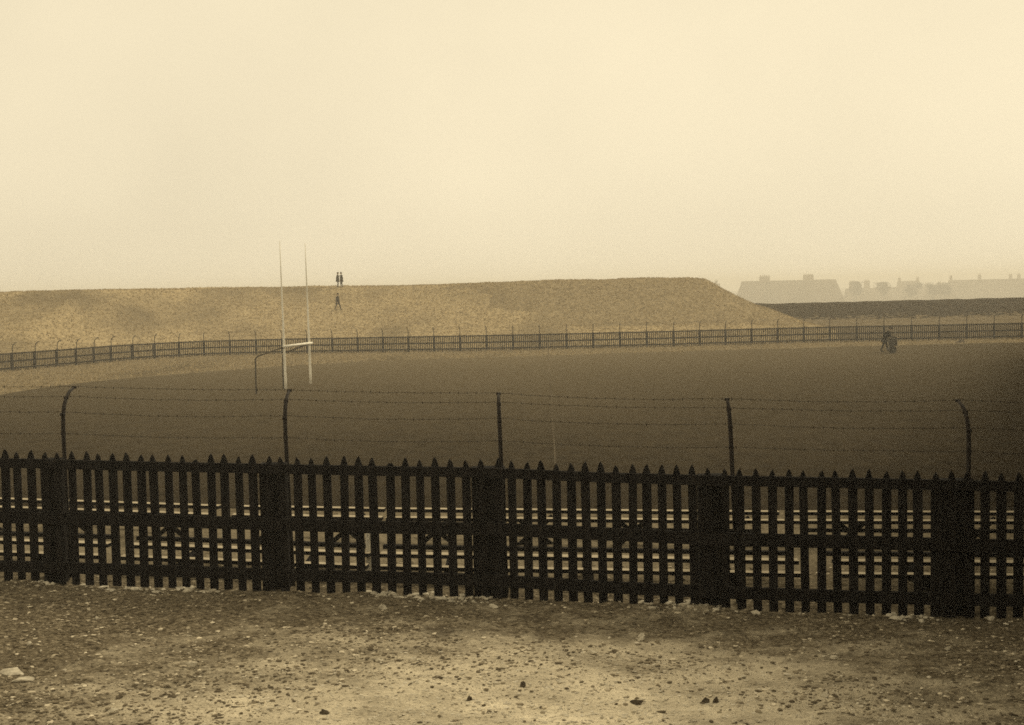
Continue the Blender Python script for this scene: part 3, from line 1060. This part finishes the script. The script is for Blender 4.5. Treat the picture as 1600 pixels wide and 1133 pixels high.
house(1107, 1124, 443.5, 440, 458, "pale house in the haze whose roof just shows behind the bank's right shoulder", chim=((.7, .9, 1.0),), nwin=2)
house(1150, 1316, 438.0, 420, 470, "long hipped roof row of hazy houses with two broad chimney stacks, left of the others",
      chim=((.27, 3.3, 1.5), (.68, 3.3, 1.6)), hip=(2.0, 2.4), nwin=9, gables=(.3, .6))
house(1322, 1391, 450, 470, 462, "low hazy house with two tall chimney clusters, right of the long hipped row",
      chim=((.14, 2.2, 2.4), (.47, 2.0, 2.6), (.8, 1.2, 1.4)), nwin=5)
house(1403, 1436, 439, 500, 455, "hazy tall narrow house with chimneys at both roof ends", chim=((.07, .9, 1.1), (.93, .9, 1.3)), nwin=3)
house(1443, 1488, 449, 455, 462, "small hazy house with a cross gable beside the long far right roof", chim=((.55, 1.3, 1.6),), hip=(3, 3), gables=(.5,), nwin=3)
house(1482, 1680, 435.5, 480, 462, "very long hazy terrace at the far right under one unbroken roof",
      chim=((.02, .8, 1.4), (.245, 1.0, 1.7), (.49, 1.0, 1.5), (.555, 1.0, 1.5), (.8, 1.0, 1.5)), nwin=12, depth=10)


def tree(px, py_top, Y, w, label, seed, base=-9.0):
    r = random.Random(seed)
    Y *= 2.1; w *= 2.0
    t = at(px, py_top, Y)
    h = t.z - base
    root = empty("tree", (t.x, Y, base))
    tag(root, label, "tree", "trees among the far houses")
    mb = MB(); mb.tube([(0, 0, 0), (.1, 0, h * .35), (0, .1, h * .7)], [.3, .22, .08], 7)
    for k in range(6):
        a = r.uniform(0, 6.28); z0 = h * r.uniform(.3, .6)
        mb.tube([(0, 0, z0), (math.cos(a) * w * .35, math.sin(a) * w * .35, z0 + h * .2)], [.10, .03], 5)
    mb.build("trunk", M_BARK, root, smooth=True)
    mb = MB()
    cl = [(r.gauss(0, w * .2), r.gauss(0, w * .2), h * r.uniform(.4, .93)) for _ in range(12)]
    for k in range(1500):
        c = r.choice(cl)
        p = Vector((c[0] + r.gauss(0, w * .13), c[1] + r.gauss(0, w * .13), min(h, c[2] + r.gauss(0, h * .07))))
        s = r.uniform(.3, .6)
        d1 = Vector((r.gauss(0, 1), r.gauss(0, 1), r.gauss(0, 1))).normalized() * s
        d2 = Vector((r.gauss(0, 1), r.gauss(0, 1), r.gauss(0, 1))).normalized() * s
        mb.add([p - d1, p + d2, p + d1, p - d2], [(0, 1, 2, 3)])
    mb.build("crown", M_LEAF, root)


house(1368, 1468, 448, 520, 465, "low hazy roof half hidden behind the narrow house and the trees", chim=((.1, 1.2, 1.0), (.8, 1.2, 1.2)), nwin=5)
tree(1338, 440, 445, 4.0, "thin hazy tree standing over the low house with chimney clusters", 8)
tree(1424, 443, 440, 4.5, "bushy hazy tree in front of the tall narrow house", 11)
tree(1476, 442, 438, 4.5, "hazy tree at the left end of the very long terrace", 14)
tree(1380, 441, 440, 4.5, "thin hazy tree between the chimney cluster house and the narrow house", 3)
tree(1459, 441, 440, 6.0, "round hazy tree in front of the small cross-gabled house", 5)

# ------------------------------------------------------------------ unseen covered stand, added to shade the right side
sa = Vector((3.2, 3.0, 0)); sb = Vector((43.5, 101.0, 0))
stand = empty("shade_stand", sa)
tag(stand, "unseen roofed stand added along the right to cast shade over the ground", "shade_stand")
sd_ = (sb - sa).normalized(); sn_ = Vector((sd_.y, -sd_.x, 0)); sL = (sb - sa).length


def sframe(name, m, boxes):
    mb = MB()
    for (u0, u1, v0, v1, z0, z1) in boxes:
        c = sa + sd_ * (u0 + u1) / 2 + sn_ * (v0 + v1) / 2 + Vector((0, 0, (z0 + z1) / 2))
        mb.box(c, (u1 - u0, v1 - v0, z1 - z0), Matrix.Rotation(math.atan2(sd_.y, sd_.x), 3, 'Z') @ Matrix.Diagonal((1, 1, 1)))
    return part(mb, name, m, stand)


M_BOARD = mat("stand_boards", [(.03, .025, .02), (.06, .05, .038)], scale=3, stretch=(1, 1, .3))
sframe("front_wall", M_BOARD, [(0, sL, -.12, 0, -1.5, 3.2)])
sframe("back_wall", M_BOARD, [(0, sL, -9.2, -9.0, -1.5, 9.6)] if False else [(0, sL, 9.0, 9.2, -1.5, 12.0)])
for k in range(9):
    sframe("tier", M_BOARD, [(0.1, sL - .1, .2 + k * .95, .2 + (k + 1) * .95, -1.5, 2.4 + k * .42)])
for k in range(int(sL / 6) + 1):
    sframe("post", M_BOARD, [(k * 6.0 + .2, k * 6.0 + .42, .2, .42, 2.41, 10.4)])
mb = MB()
q = [sa + sd_ * u_ + sn_ * v_ + Vector((0, 0, z_)) for u_, v_, z_ in ((-.3, -.15, 10.42), (sL + .3, -.15, 10.42), (sL + .3, 9.5, 12.3), (-.3, 9.5, 12.3))]
mb.add(q + [v + Vector((0, 0, .12)) for v in q], [(3, 2, 1, 0), (4, 5, 6, 7), (0, 1, 5, 4), (1, 2, 6, 5), (2, 3, 7, 6), (3, 0, 4, 7)])
part(mb, "roof", M_ROOF, stand)
mb = MB()
q = [Vector(v) for v in ((3.5, 1.0, 9.9), (9.0, 1.0, 10.3), (10.0, 14.0, 10.3), (5.3, 14.0, 9.9))]
mb.add(q + [v + Vector((0, 0, .14)) for v in q], [(3, 2, 1, 0), (4, 5, 6, 7), (0, 1, 5, 4), (1, 2, 6, 5), (2, 3, 7, 6), (3, 0, 4, 7)])
part(mb, "shade_canopy", M_BOARD, stand)  # unseen overhang added to block sky above the right foreground
# ------------------------------------------------------------------ the air
hz = MB().box((0, 1250, 2.0), (4900, 3160, 25)).build("haze", bpy.data.materials.new("haze_air"))
hm = hz.data.materials[0]
hm.use_nodes = True
nt = hm.node_tree
nt.nodes.clear()
ho = nt.nodes.new('ShaderNodeOutputMaterial')
hv = nt.nodes.new('ShaderNodeVolumePrincipled')
hv.inputs['Color'].default_value = (1.0, .975, .90, 1)
hv.inputs['Density'].default_value = HAZE_DENSITY
hv.inputs['Anisotropy'].default_value = 0.3
nt.links.new(hv.outputs[0], ho.inputs['Volume'])
tag(hz, kind="stuff")
